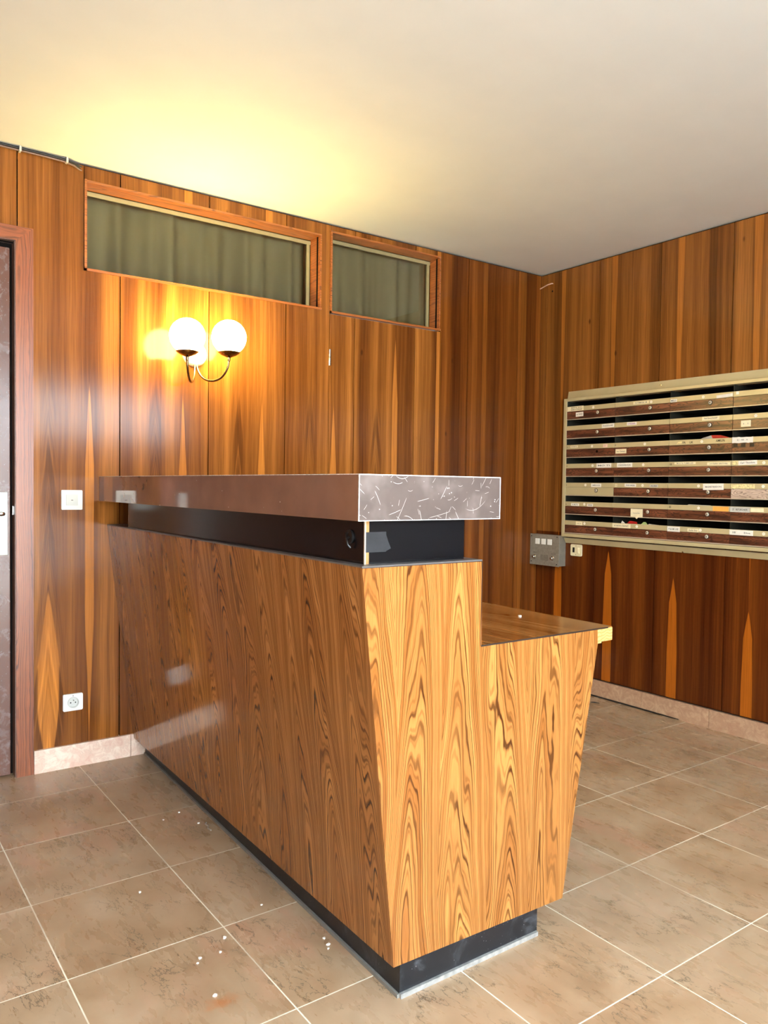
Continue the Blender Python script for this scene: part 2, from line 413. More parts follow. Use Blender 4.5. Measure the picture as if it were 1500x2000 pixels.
# ------------------------------------------------------------------ mesh helpers
class MB:
    def __init__(s): s.b = bmesh.new(); s.pp = None; s.uvk = None
    def quad_box(s, P):          # P: 8 points, bottom 4 (ccw) then top 4
        v = [s.b.verts.new(p) for p in P]
        for f in ((3, 2, 1, 0), (4, 5, 6, 7), (0, 1, 5, 4), (1, 2, 6, 5), (2, 3, 7, 6), (3, 0, 4, 7)):
            s.b.faces.new([v[i] for i in f])
        return s
    def box(s, a, c):
        x0, x1 = sorted((a[0], c[0])); y0, y1 = sorted((a[1], c[1])); z0, z1 = sorted((a[2], c[2]))
        return s.quad_box([(x0, y0, z0), (x1, y0, z0), (x1, y1, z0), (x0, y1, z0), (x0, y0, z1), (x1, y0, z1), (x1, y1, z1), (x0, y1, z1)])
    def prism(s, pts, d):        # polygon (list of 3-vectors) extruded along d
        d = Vector(d); a = [s.b.verts.new(p) for p in pts]; c = [s.b.verts.new(Vector(p) + d) for p in pts]
        s.b.faces.new(a[::-1]); s.b.faces.new(c); n = len(pts)
        for i in range(n): s.b.faces.new((a[i], a[(i + 1) % n], c[(i + 1) % n], c[i]))
        return s
    def tube(s, pts, r, n=12, cap=True):
        pts = [Vector(p) for p in pts]; rs = r if isinstance(r, (list, tuple)) else [r] * len(pts)
        up = None; rings = []
        for i, p in enumerate(pts):
            t = (pts[min(i + 1, len(pts) - 1)] - pts[max(i - 1, 0)]).normalized()
            if up is None: up = Vector((0, 0, 1)) if abs(t.z) < 0.9 else Vector((1, 0, 0))
            a = (up - t * up.dot(t)).normalized(); up = a; bb = t.cross(a)
            rings.append([s.b.verts.new(p + (a * math.cos(k * 2 * math.pi / n) + bb * math.sin(k * 2 * math.pi / n)) * rs[i]) for k in range(n)])
        for q, w_ in zip(rings, rings[1:]):
            for k in range(n): s.b.faces.new((q[k], q[(k + 1) % n], w_[(k + 1) % n], w_[k]))
        if cap: s.b.faces.new(rings[0][::-1]); s.b.faces.new(rings[-1])
        return s
    def lathe(s, prof, o, axis=(0, 0, 1), n=32):   # prof: (radius, height) along axis
        o = Vector(o); ax = Vector(axis).normalized()
        a = ax.orthogonal().normalized(); c = ax.cross(a); rings = []
        for r, h in prof:
            if r < 1e-6: rings.append([s.b.verts.new(o + ax * h)])
            else: rings.append([s.b.verts.new(o + ax * h + (a * math.cos(k * 2 * math.pi / n) + c * math.sin(k * 2 * math.pi / n)) * r) for k in range(n)])
        for q, w_ in zip(rings, rings[1:]):
            for k in range(n):
                k2 = (k + 1) % n
                if len(q) == 1 and len(w_) == 1: continue
                if len(q) == 1: s.b.faces.new((q[0], w_[k2], w_[k]))
                elif len(w_) == 1: s.b.faces.new((q[k], q[k2], w_[0]))
                else: s.b.faces.new((q[k], q[k2], w_[k2], w_[k]))
        if len(rings[0]) > 1: s.b.faces.new(rings[0][::-1])
        if len(rings[-1]) > 1: s.b.faces.new(rings[-1])
        return s
    def sphere(s, o, r, n=32):
        return s.lathe([(r * math.sin(math.pi * i / (n // 2)), -r * math.cos(math.pi * i / (n // 2))) for i in range(n // 2 + 1)], o, n=n)
    def bevel(s, w_, seg=2):
        bmesh.ops.bevel(s.b, geom=s.b.edges[:], offset=w_, segments=seg, affect='EDGES', profile=0.5, clamp_overlap=True)
        return s
    def rbox(s, a, c, w_, seg=2):
        t = MB().box(a, c).bevel(w_, seg); m = bpy.data.meshes.new('tmp'); t.b.to_mesh(m); s.b.from_mesh(m); bpy.data.meshes.remove(m); t.b.free()
        return s
    def plate(s, cx, cz, w_, h, r, y0, y1, n=6):   # rounded plate facing -y
        pts = []
        for qx, qz, a0 in ((1, 1, 0), (-1, 1, 90), (-1, -1, 180), (1, -1, 270)):
            for i in range(n + 1):
                a = math.radians(a0 + 90 * i / n)
                pts.append((cx + qx * (w_ / 2 - r) + r * math.cos(a), y0, cz + qz * (h / 2 - r) + r * math.sin(a)))
        return s.prism(pts, (0, y1 - y0, 0))
    def data(s, name, off, smooth=False):
        bmesh.ops.recalc_face_normals(s.b, faces=s.b.faces[:])
        uv = s.b.loops.layers.uv.new('UVMap')
        for f in s.b.faces:
            n = f.normal; ax = max(range(3), key=lambda i: abs(n[i]))
            for l in f.loops:
                p = l.vert.co
                l[uv].uv = ((p.y, p.z), (p.x, p.z), (p.x, p.y))[ax]
            f.smooth = smooth
        bmesh.ops.translate(s.b, verts=s.b.verts[:], vec=-Vector(off))
        m = bpy.data.meshes.new(name); s.b.to_mesh(m); s.b.free()
        if smooth:
            try: m.set_sharp_from_angle(angle=math.radians(40))
            except Exception: pass
        return m

OFF = {}
def link(name, data, parent=None, loc=(0, 0, 0)):
    o = bpy.data.objects.new(name, data); C.objects.link(o)
    if parent is not None: o.parent = parent
    o.location = loc
    return o
def tag(o, label=None, cat=None, group=None, kind=None):
    if label: o['label'] = label
    if cat: o['category'] = cat
    if group: o['group'] = group
    if kind: o['kind'] = kind
    return o
def thing(name, label, cat, loc, group=None):
    o = bpy.data.objects.new(name, None); C.objects.link(o); o.location = loc
    o.empty_display_size = 0.05
    OFF[o.name] = Vector(loc)
    return tag(o, label, cat, group)
def part(name, mb, mat, parent, label=None, smooth=False):
    off = OFF[parent.name]
    m = mb.data(name, off, smooth); m.materials.append(mat)
    o = link(name, m, parent); OFF[o.name] = off
    if label: o['label'] = label
    return o
def solo(name, mb, mat, label=None, cat=None, loc=(0, 0, 0), group=None, kind=None, smooth=False):
    m = mb.data(name, loc, smooth); m.materials.append(mat)
    o = link(name, m, None, loc); OFF[o.name] = Vector(loc)
    return tag(o, label, cat, group, kind)
def struct(name, mb, mat, smooth=False): return solo(name, mb, mat, kind='structure', smooth=smooth)

def text_mesh(txt, width, height, bold=0.0):
    cu = bpy.data.curves.new('lettering', 'FONT'); cu.body = txt; cu.size = 1.0; cu.offset = max(bold, 0.012)
    cu.align_x = 'CENTER'; cu.align_y = 'CENTER'; cu.extrude = 0.0
    cu.resolution_u = 2
    o = bpy.data.objects.new('lettering', cu); C.objects.link(o)
    dg = bpy.context.evaluated_depsgraph_get(); dg.update()
    m = bpy.data.meshes.new_from_object(o.evaluated_get(dg))
    bpy.data.objects.remove(o); bpy.data.curves.remove(cu)
    m.name = 'lettering'
    xs = [v.co.x for v in m.vertices]; ys = [v.co.y for v in m.vertices]
    sx = width / (max(xs) - min(xs)); sy = height / (max(ys) - min(ys))
    cx, cy = (max(xs) + min(xs)) / 2, (max(ys) + min(ys)) / 2
    for v in m.vertices: v.co = Vector(((v.co.x - cx) * sx, (v.co.y - cy) * sy, 0))
    return m

# ------------------------------------------------------------------ panelled walls
class Panels:
    """Veneer panels as boxes sharing one mesh; each knows the left edge and figure of its own sheet."""
    def __init__(s, axis): s.b = bmesh.new(); s.uv = s.b.loops.layers.uv.new('UVMap'); s.c = s.b.loops.layers.float_color.new('pp'); s.axis = axis
    def add(s, a0, a1, z0, z1, u0, pp, th=0.018, front=0.0):
        # axis 'x': panel on the back wall (y = front, room at -y); axis 'y': right wall (x = front), a runs along -y
        def P(a, d, z): return (a, front + d, z) if s.axis == 'x' else (front + d, -a, z)
        v = [s.b.verts.new(P(a, d, z)) for d in (0, th) for a, z in ((a0, z0), (a1, z0), (a1, z1), (a0, z1))]
        for f in ((0, 1, 2, 3), (7, 6, 5, 4), (0, 4, 5, 1), (1, 5, 6, 2), (2, 6, 7, 3), (3, 7, 4, 0)):
            F = s.b.faces.new([v[i] for i in f])
            for l in F.loops:
                p = l.vert.co; a = p.x if s.axis == 'x' else -p.y
                l[s.uv].uv = (a - u0, p.z); l[s.c] = pp
        return s
    def done(s, name, mat):
        bmesh.ops.recalc_face_normals(s.b, faces=s.b.faces[:])
        m = bpy.data.meshes.new(name); s.b.to_mesh(m); s.b.free(); m.materials.append(mat)
        o = link(name, m); OFF[o.name] = Vector((0, 0, 0))
        return tag(o, kind='structure')

g = 0.0023
ZT = 2.490
pw = Panels('x')
A_ = lambda *k: pw.add(*k)
def ppA(sd, uf=0.275, uc=0.14, zf=1.66): return (sd, uf, uc, zf)
p1, p2, p3, p4 = ppA(.11, .277, .115, 1.62), ppA(.17, .281, .152, 1.60), ppA(.23, .27, .15, 1.62), ppA(.29, .277, .14, 1.62)
p5, p6, p7, p8 = ppA(.35, .262, .142, 2.0), ppA(.53, .17, -.2, 4.0), ppA(.61, .13, -.2, 4.0), ppA(.71, .05, -.2, 4.0)
# left of and above the entrance door
A_(XL, -4.768 - g, 0.0, ZT, -5.168, ppA(.81)); A_(-4.768 + g, -4.368 - g, 0.0, ZT, -4.768, ppA(.84)); A_(-4.368 + g, -3.968 - g, 0.0, ZT, -4.368, ppA(.87))
A_(-3.968 + g, -3.872, 0.0, 2.19, -3.968, ppA(.9)); A_(-3.968 + g, -3.768 - g, 2.19, ZT, -3.968, ppA(.9))
A_(-3.768 + g, -3.368 - g, 2.19, ZT, -3.768, ppA(.93)); A_(-3.368 + g, -2.968 - g, 2.19, ZT, -3.368, ppA(.96))
A_(-2.968 + g, -2.911, 2.19, ZT, -2.968, p1); A_(-2.911, -2.7155, 0.095, ZT, -2.968, p1); A_(-2.7155, -2.5655 - g, 0.095, 2.064, -2.968, p1)
# under and above the long window
A_(-2.5655 + g, -2.1655 - g, 0.095, 2.064, -2.5655, p2); A_(-2.1655 + g, -1.7715 - g, 0.095, 2.064, -2.1655, p3); A_(-1.7715 + g, -1.5725, 0.095, 2.064, -1.7715, p4)
A_(-1.5725, -1.5245, 0.095, 2.466, -1.7715, p4)
A_(-2.7125, -2.5655 - g, 2.436, ZT, -2.968, ppA(.4, .2, -.2, 4)); A_(-2.5655 + g, -2.1655 - g, 2.436, ZT, -2.5655, ppA(.43, .3, -.2, 4)); A_(-2.1655 + g, -1.7715 - g, 2.436, ZT, -2.1655, ppA(.46, .3, -.2, 4)); A_(-1.7715 + g, -1.5725, 2.436, ZT, -1.7715, p4)
A_(-1.5725, -1.3715 - g, 2.466, ZT, -1.7715, p4); A_(-1.3715 + g, -0.9805 - g, 2.466, ZT, -1.3715, p5); A_(-0.9805 + g, -0.803, 2.466, ZT, -0.9805, p6)
# right of the flush door: straight darker sheets
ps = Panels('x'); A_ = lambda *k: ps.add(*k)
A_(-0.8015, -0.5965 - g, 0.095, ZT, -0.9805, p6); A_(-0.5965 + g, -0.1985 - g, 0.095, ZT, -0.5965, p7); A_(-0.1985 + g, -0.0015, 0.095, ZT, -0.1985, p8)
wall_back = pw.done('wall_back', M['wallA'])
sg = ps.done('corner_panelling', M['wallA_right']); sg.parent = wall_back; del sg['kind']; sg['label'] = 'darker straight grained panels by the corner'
# dark backing behind the panels, with the window openings left free
bk = MB()
for a, c in (((XL, .019, 0), (-3.872, .03, H)), ((-3.872, .019, 2.13), (-2.911, .03, H)), ((-2.911, .019, 0), (-2.70, .03, H)),
             ((-2.70, .019, 0), (-1.585, .03, 2.06)), ((-2.70, .019, 2.445), (-1.585, .03, H)), ((-1.585, .019, 0), (-1.51, .03, H)),
             ((-1.51, .019, 0), (-.815, .03, 2.05)), ((-1.51, .019, 2.475), (-.815, .03, H)), ((-.815, .019, 0), (0.3, .03, H))):
    bk.box(a, c)
part('wall_backing', bk, M['dark'], wall_back)

fd = Panels('x')
fd.add(-1.5215, -1.3715 - g, 0.02, 2.0515, -1.7715, p4); fd.add(-1.3715 + g, -0.9805 - g, 0.02, 2.0515, -1.3715, p5); fd.add(-0.9805 + g, -0.8035, 0.02, 2.0515, -0.9805, p6)
door_2 = fd.done('door_2', M['wallA'])
hg = MB()
hg.tube([(-1.5225, -.004, 1.793), (-1.5225, -.004, 1.8315)], .0065, 12); hg.tube([(-1.5225, -.004, 1.8345), (-1.5225, -.004, 1.873)], .0065, 12)
hg.box((-1.5225, -.004, 1.796), (-1.519, .012, 1.870))
part('hinge', hg, M['steel'], door_2, 'pale steel barrel hinge', True)

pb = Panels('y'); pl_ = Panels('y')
B_ = lambda *k: pb.add(*k)
def ppB(sd, uf=.11, zf=.8): return (sd, uf, -.3, zf)
SH = (0.254, 0.93, 1.70)      # opening for the mailboxes: from y, z0, z1
YE = 1.63                      # far end of the opening
bcol = [(-.0, .0485, ppB(.2, -.4)), (.0485, .4475, ppB(.27, .13, .95)), (.4475, .8465, ppB(.33, .10, .85)), (.8465, 1.2495, ppB(.39, .118, .74)), (1.2495, 1.6495, ppB(.47, .125, .62)),
        (1.6495, 2.0495, ppB(.55)), (2.0495, 2.4495, ppB(.62)), (2.4495, 2.8495, ppB(.68)), (2.8495, 3.2495, ppB(.74)), (3.2495, 3.6495, ppB(.8)), (3.6495, 4.0495, ppB(.86)), (4.0495, -YF, ppB(.92))]
for a0, a1, pp in bcol:
    l, r = a0 + g, a1 - g
    if l < .01: l = .0
    for s0, s1, hole in ((l, min(r, SH[0]), False), (max(l, SH[0]), min(r, YE), True), (max(l, YE), r, False)):
        if s1 - s0 < 1e-4: continue
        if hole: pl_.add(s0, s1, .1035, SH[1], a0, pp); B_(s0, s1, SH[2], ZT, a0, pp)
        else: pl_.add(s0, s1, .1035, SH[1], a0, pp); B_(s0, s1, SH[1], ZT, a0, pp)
wall_right = pb.done('wall_right', M['wallB'])
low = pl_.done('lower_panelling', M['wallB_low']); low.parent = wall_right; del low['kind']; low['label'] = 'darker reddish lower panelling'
bk = MB()
bk.box((.019, .03, 0), (.03, -SH[0], H)); bk.box((.019, -SH[0], 0), (.03, -YE, SH[1])); bk.box((.019, -SH[0], SH[2]), (.03, -YE, H)); bk.box((.019, -YE, 0), (.03, YF, H))
bk.box((.03, -SH[0] + .01, SH[1] - .02), (.36, -SH[0], SH[2] + .02)); bk.box((.03, -YE, SH[1] - .02), (.36, -YE - .01, SH[2] + .02))
bk.box((.03, -SH[0], SH[1] - .01), (.36, -YE, SH[1])); bk.box((.03, -SH[0], SH[2]), (.36, -YE, SH[2] + .01)); bk.box((.35, -SH[0], SH[1]), (.36, -YE, SH[2]))
part('wall_backing', bk, M['dark'], wall_right)
part('screw_hole', MB().lathe([(.0055, 0), (.0055, .0006)], (-.0001, -.0885, 2.3834), (-1, 0, 0), 16), M['dark'], wall_right, 'small dark drilled hole')

floor = struct('floor', MB().box((XL - .05, YF - .2, -.08), (.4, .4, 0)), M['floor'])
cl = MB(); cl.box((XL - .05, YF - .2, H), (.4, .4, H + .1)); ceiling = struct('ceiling', cl, M['ceiling'])
lw = Panels('y')
for i in range(12): lw.add(i * .4 + g, min((i + 1) * .4, -YF) - g, 0, ZT, i * .4, ppA(.05 * i), .02, XL - .02)
wl = lw.done('wall_left', M['wallA'])
part('wall_backing', MB().box((XL - .05, .03, 0), (XL - .02, YF, H)), M['dark'], wl)
fw = MB()
fw.box((XL - .05, YF - .2, 0), (GX0, YF, H)); fw.box((GX1, YF - .2, 0), (TX1, YF, TZ0)); fw.box((TX1, YF - .2, 0), (.05, YF, H)); fw.box((GX0, YF - .2, GZ1), (TX1, YF, H)); fw.box((GX0, YF - .2, 0), (GX1, YF, GZ0))
struct('wall_front', fw, M['ceiling'])
mf = MB()
for x in (GX0 + .02, GX1 - .02): mf.box((x - .025, YF - .16, GZ0), (x + .025, YF - .11, GZ1))
mf.box((GX0, YF - .16, GZ0), (GX1, YF - .11, GZ0 + .05)); mf.box((GX0, YF - .16, GZ1 - .05), (GX1, YF - .11, GZ1)); mf.box((GX1, YF - .16, TZ0), (TX1, YF - .11, TZ0 + .03))
struct('window_3', mf, M['alu'])
struct('street_wall', MB().box((-30, -16.5, -.1), (30, -16, 2.3)), M['pave'])
struct('pavement', MB().box((-30, -16, -.15), (30, YF - .2, -.03)), M['pave'])

# baseboards: slabs of marble with open joints
bb = MB()
for x0, x1 in ((-2.909, -2.519), (-2.517, -2.06), (-2.058, -1.54), (-.79, -.41), (-.408, -.004)): bb.box((x0, -.012, 0), (x1, .018, .095))
bbs = struct('baseboard_back', bb, M['base'])
bb = MB()
for y0, y1 in ((0, .39), (.392, .7895), (.7905, 1.186), (1.1875, 1.585), (1.5865, 1.985), (1.987, 2.385), (2.387, 2.785), (2.787, 3.185), (3.187, 3.585), (3.587, -YF)): bb.box((-.004, -y0, 0), (.018, -y1, .0945))
struct('baseboard_right', bb, marble('baseboard_brown_marble', (152, 112, 88), (170, 134, 106), (184, 152, 122)))

# ------------------------------------------------------------------ high windows with curtains
def transom(name, x0, x1, z0, z1, depth, inset):
    e = bpy.data.objects.new(name, None); C.objects.link(e); e.location = ((x0 + x1) / 2, 0, z0); OFF[e.name] = Vector(e.location); tag(e, kind='structure')
    f = MB(); t_ = .010
    f.box((x0, -.006, z0), (x0 + t_, depth, z1)); f.box((x1 - t_, 0.0, z0), (x1, depth, z1))
    f.box((x0, -.006, z0), (x1, depth, z0 + t_)); f.box((x0 + t_, 0.0, z1 - t_), (x1 - t_, depth, z1))
    part('window_frame', f, M['wood_frame'], e)
    i = MB(); k = inset; yb, yf_ = depth + .012, depth
    i.box((x0 + t_, yf_, z1 - t_ - k), (x1 - t_, yb, z1 - t_ - .004)); i.box((x1 - t_ - k, yf_, z0 + t_), (x1 - t_ - .005, yb, z1 - t_ - k))
    i.box((x0 + t_ + .004, yf_, z0 + t_), (x0 + t_ + k * .7, yb, z1 - t_ - k)); i.box((x0 + t_, yf_, z0 + t_ - .004), (x1 - t_, yb, z0 + t_ + .006))
    part('sash', i, M['frame_in'], e, 'narrow olive painted inner frame')
    part('pane', MB().box((x0 + t_, depth + .004, z0 + t_), (x1 - t_, depth + .008, z1 - t_)), M['glass'], e)
    b = MB(); d2 = depth + .22
    b.box((x0 - .03, d2, z0 - .03), (x1 + .03, d2 + .01, z1 + .03)); b.box((x0 - .04, depth, z0 - .03), (x0 - .001, d2, z1 + .03)); b.box((x1 + .001, depth, z0 - .03), (x1 + .04, d2, z1 + .03))
    b.box((x0, depth, z0 - .03), (x1, d2, z0 - .001)); b.box((x0, depth, z1 + .001), (x1, d2, z1 + .03))
    part('window_recess', b, M['beige_dark'], e)
    return e
transom('window_1', -2.7135, -1.5725, 2.0635, 2.4365, .095, .021)
transom('window_2', -1.5235, -.803, 2.0565, 2.4665, .085, .021)
def curtain(label, x0, x1, z0, z1, y, seed, deep):
    rng = random.Random(seed); nx, nz = int((x1 - x0) * 160), 10
    ph = [rng.uniform(0, 6.28) for _ in range(5)]; fr = [rng.uniform(*k) for k in ((26, 32), (47, 54), (70, 84), (9, 13), (120, 140))]
    am = [.032, .016, .007, .012, .0015]
    b = MB(); rows = []
    for j in range(nz + 1):
        t_ = j / nz; z = z0 + (z1 - z0) * t_; row = []
        for i in range(nx + 1):
            x = x0 + (x1 - x0) * i / nx
            d = sum(a * math.sin(f * (x + .01 * math.sin(3 * z + k)) + p) for a, f, p, k in zip(am, fr, ph, range(5))) * deep * (1 - .35 * t_)
            row.append(b.b.verts.new((x, y + d, z)))
        rows.append(row)
    for r0, r1 in zip(rows, rows[1:]):
        for i in range(nx): b.b.faces.new((r0[i], r0[i + 1], r1[i + 1], r1[i]))
    o = solo('curtain', b, M['curtain'], label, 'curtain', ((x0 + x1) / 2, y, z0), smooth=True)
    m = o.modifiers.new('cloth_thickness', 'SOLIDIFY'); m.thickness = .0015
    return o
curtain('wide olive grey curtain with soft folds behind the long window over the wall lamp', -2.70, -1.578, 2.05, 2.445, .165, 4, 1.0)
curtain('short olive grey curtain behind the small window over the hinged panel', -1.51, -.808, 2.045, 2.475, .155, 9, .7)

# ------------------------------------------------------------------ entrance door on the left
d1 = bpy.data.objects.new('door_1', None); C.objects.link(d1); d1.location = (-3.39, 0, 0); OFF[d1.name] = Vector(d1.location); tag(d1, kind='structure')
cs = MB()
cs.prism([(-2.976, -.012, 0), (-2.911, -.012, 0), (-2.911, -.012, 2.19), (-2.976, -.012, 2.135)], (0, .03, 0))
cs.prism([(-3.872, -.012, 0), (-3.807, -.012, 0), (-3.807, -.012, 2.135), (-3.872, -.012, 2.19)], (0, .03, 0))
part('door_casing', cs, M['wood_trim'], d1)
hd = MB(); hd.prism([(-3.807, -.012, 2.135), (-2.976, -.012, 2.135), (-2.911, -.012, 2.19), (-3.872, -.012, 2.19)], (0, .03, 0))
part('door_head', hd, laminate('casing_head_wood', (150, 84, 44), (128, 66, 34), (84, 42, 22), 0.3, swap=True, figure=0.25), d1)
jb = MB(); jb.box((-2.979, -.006, 0), (-2.972, .05, 2.137)); jb.box((-3.811, -.006, 0), (-3.804, .05, 2.137)); jb.box((-3.811, -.006, 2.133), (-2.972, .05, 2.14))
part('door_jamb', jb, scuffed('worn_jamb', (112, 84, 70), (150, 130, 124), 0.4, 0.5), d1)
part('door_rebate', MB().box((-3.811, .055, 0), (-2.972, .07, 2.14)), M['dark'], d1)
st = MB(); st.rbox((-3.082, .018, .008), (-2.992, .054, 2.108), .002); st.rbox((-3.80, .018, .008), (-3.706, .054, 2.108), .002)
part('door_stile', st, scuffed('worn_stile', (98, 62, 48), (150, 140, 140), 0.2, 0.5), d1)
part('door_leaf', MB().box((-3.706, .019, .008), (-3.082, .053, 2.105)), M['leaf'], d1)
pl = part('handle_plate', MB().rbox((-3.046, .013, .895), (-3.002, .018, 1.145), .0015), M['white_grey'], d1, 'pale metal handle plate')
hn = MB(); hn.tube([(-3.026, .013, 1.06), (-3.026, -.03, 1.06), (-3.032, -.038, 1.06), (-3.13, -.04, 1.058)], .008, 12)
part('door_handle', hn, M['steel'], d1, smooth=True)
part('strike_plate', MB().rbox((-2.985, .012, 1.055), (-2.979, .03, 1.09), .0008), M['steel'], d1)

# ------------------------------------------------------------------ reception counter
Y0 = -1.9666
ct = thing('reception_counter', 'wood laminate reception counter with raised brown top and low desk behind', 'counter', (-2.29, Y0 / 2, 0))
ep = MB().prism([(x, Y0, z) for x, z in ((-2.6415, 1.0085), (-2.2866, 1.0085), (-2.2826, .7965), (-1.8445, .7965), (-1.8425, .757), (-1.968, .0715), (-2.540, .0805))], (0, .019, 0))
part('end_panel', ep, M['lam'], ct, 'bright golden grained end panel stepping down to the desk')
fp = MB().quad_box([(-2.5403, Y0, .0805), (-2.522, Y0 + .0, .0805), (-2.484, -.002, .078), (-2.504, -.002, .078),
                    (-2.6418, Y0, 1.0085), (-2.624, Y0, 1.0085), (-2.600, -.002, 1.0075), (-2.6185, -.002, 1.0075)])
fp = MB()
fp.quad_box([(-2.5405, Y0 + .0005, .0805), (-2.52, Y0 + .0192, .0805), (-2.484, -.002, .078), (-2.504, -.002, .078),
             (-2.642, Y0 + .0005, 1.0085), (-2.622, Y0 + .0192, 1.0085), (-2.598, -.002, 1.0078), (-2.6185, -.002, 1.0078)])
part('front_panel', fp, M['lam'], ct, 'glossy dark brown leaning front panel')
bp = MB(); bp.box((-2.306, Y0 + .0195, .10), (-2.2868, -.004, 1.008)); part('back_panel', bp, M['lam'], ct)
part('ledge', MB().prism([(-2.6425, Y0 - .0008, 1.0086), (-2.2860, Y0 - .0008, 1.0086), (-2.2860, -.003, 1.0086), (-2.619, -.003, 1.0086)], (0, 0, .0035)), M['ledge'], ct, 'narrow dark grey ledge')
eg = MB()
eg.box((-2.2868, Y0 - .001, .7985), (-2.2856, Y0 + .02, 1.0085)); eg.box((-2.2845, Y0 - .001, .7965), (-1.800, Y0 + .002, .8))
eg.box((-2.642, Y0 - .0012, 1.0072), (-2.2866, Y0 + .001, 1.0088))
part('laminate_edge', eg, M['edge'], ct)
part('desk_top', MB().box((-2.2866, Y0 + .002, .774), (-1.8262, -.004, .8)).box((-1.8262, Y0 + .002, .7975), (-1.7790, -.004, .8)), M['lam_desk'], ct, 'low wood grain desk surface')
et = MB(); et.rbox((-1.8255, Y0, .7605), (-1.7790, -.004, .7974), .002, 2)
part('edge_trim', et, M['raw'], ct, 'raw pale wood lipping with a bare sawn end')
bs = MB(); bs.box((-1.8445, Y0 + .0008, .757), (-1.8262, Y0 + .03, .796)); part('trim_block', bs, M['raw'], ct)
kp = MB().prism([(-2.5185, Y0 + .004, .0), (-2.0615, Y0 + .004, .0), (-2.0615, -.018, .0), (-2.4565, -.018, .0)], (0, 0, .0795))
part('kick_board', kp, M['kick'], ct, 'black recessed plinth board')
part('floor_strip', MB().prism([(-2.5195, Y0 - .0035, .0), (-2.064, Y0 - .0035, .0), (-2.064, Y0 + .005, .0), (-2.5195, Y0 + .005, .0)], (0, 0, .0115)), M['alu'], ct, 'aluminium strip at the foot of the end')
part('side_strip', MB().prism([(-2.5255, Y0 + .004, .0), (-2.5185, Y0 + .004, .0), (-2.4565, -.02, .0), (-2.4625, -.02, .0)], (0, 0, .009)), M['alu_dull'], ct)
rz0, rz1 = 1.0121, 1.1112
RX0, RX1, RY0, RY1 = -2.612, -2.316, -1.932, -.262
part('riser', MB().box((RX0, RY0, rz0), (RX1, RY1, rz1)), M['riser'], ct, 'black recessed band under the top')
part('corner_strip', MB().box((RX0 - .0015, RY0 - .0015, rz0), (RX0 + .0025, RY0 + .002, rz1)), M['lip'], ct)
part('bare_edge', MB().box((RX0 + .0025, RY0 - .001, rz0), (RX0 + .011, RY0 + .001, rz1)), M['ochre'], ct)
tp = MB(); tp.box((RX0 + .002, RY0 - .0016, 1.0385), (RX0 + .058, RY0, 1.0845)); tp.prism([(RX0 + .058, RY0 - .0016, 1.040), (RX0 + .072, RY0 - .0016, 1.046), (RX0 + .064, RY0 - .0016, 1.062), (RX0 + .058, RY0 - .0016, 1.078)], (0, .0016, 0))
part('tape', tp, M['tape'], ct, 'strip of grey tape on the black band')
gm = MB(); gm.lathe([(.016, 0), (.016, .005), (.010, .005), (.010, .002), (0, .002)], (RX0, -1.872, 1.071), (-1, 0, 0), 20); gm.tube([(RX0 - .002, -1.872, 1.071), (RX0 - .012, -1.876, 1.066), (RX0 - .012, -1.881, 1.053), (RX0 - .006, -1.883, 1.046)], .0025, 8)
part('cable_grommet', gm, M['black'], ct, smooth=True)
sx0, sx1, sy0, sy1, sz0, sz1 = -2.652, -2.2285, -1.9655, -.003, 1.1112, 1.2140
sl = MB().box((sx0, sy0 + .0006, sz0), (sx1, sy1, sz1)); top = part('counter_top', sl, M['slab'], ct, 'thick glossy brown counter top')
part('top_end', MB().box((sx0 + .002, sy0 - .0004, sz0 + .001), (sx1 - .001, sy0 + .004, sz1 - .001)), M['slab_end'], top, 'scratched greyish end face of the top')
we = MB(); e_ = .0016
we.box((sx0 - .0006, sy0 - .0008, sz0), (sx0 + e_, sy0 + e_, sz1)); we.box((sx1 - e_, sy0 - .0008, sz0), (sx1 + .0006, sy0 + e_, sz1))
we.box((sx0, sy0 - .0008, sz1 - e_), (sx1, sy0 + e_, sz1 + .0006)); we.box((sx0, sy0 - .0008, sz0 - .0004), (sx1, sy0 + e_, sz0 + e_ * .8)); we.box((sx0 - .0006, sy0, sz1 - e_ * .6), (sx0 + e_, sy1, sz1 + .0006))
part('worn_edge', we, M['worn'], top, 'whitish worn edges')

# ------------------------------------------------------------------ wall lamp
la = thing('wall_lamp', 'lit wall lamp with two round glass globes on curved bronze arms', 'lamp', (-2.235, 0, 1.77))
part('backplate', MB().lathe([(.056, 0), (.056, .006), (.052, .020), (.046, .026), (0, .027)], (-2.235, 0, 1.770), (0, -1, 0), 40), M['ivory'], la, 'round cream backplate', True)
for gx, gz, sgn in ((-2.3303, 1.8183, -1), (-2.1390, 1.8352, 1)):
    P0 = Vector((-2.235 + sgn * .004, -.020, 1.722)); P3 = Vector((gx, -.16, gz - .098))
    zl = 1.605 if sgn < 0 else 1.620
    P1 = P0 + (P3 - P0) * .10; P1.z = zl; P2 = P0 + (P3 - P0) * .96; P2.z = zl
    pts = []
    for i in range(25):
        t_ = i / 24; pts.append((1 - t_) ** 3 * P0 + 3 * (1 - t_) ** 2 * t_ * P1 + 3 * (1 - t_) * t_ ** 2 * P2 + t_ ** 3 * P3)
    part('arm', MB().tube(pts, .0052, 14), M['bronze'], la, smooth=True)
    cp = MB(); cp.lathe([(.0045, -.106), (.0065, -.102), (.0065, -.089), (.014, -.086), (.034, -.078), (.0485, -.0665), (.048, -.0645), (.03, -.0715), (0, -.0752)], (gx, -.16, gz), (0, 0, 1), 36)
    part('globe_cup', cp, M['bronze'], la, smooth=True)
    part('globe', MB().sphere((gx, -.16, gz), .0755, 40), M['globe'], la, 'glowing round glass globe', True)

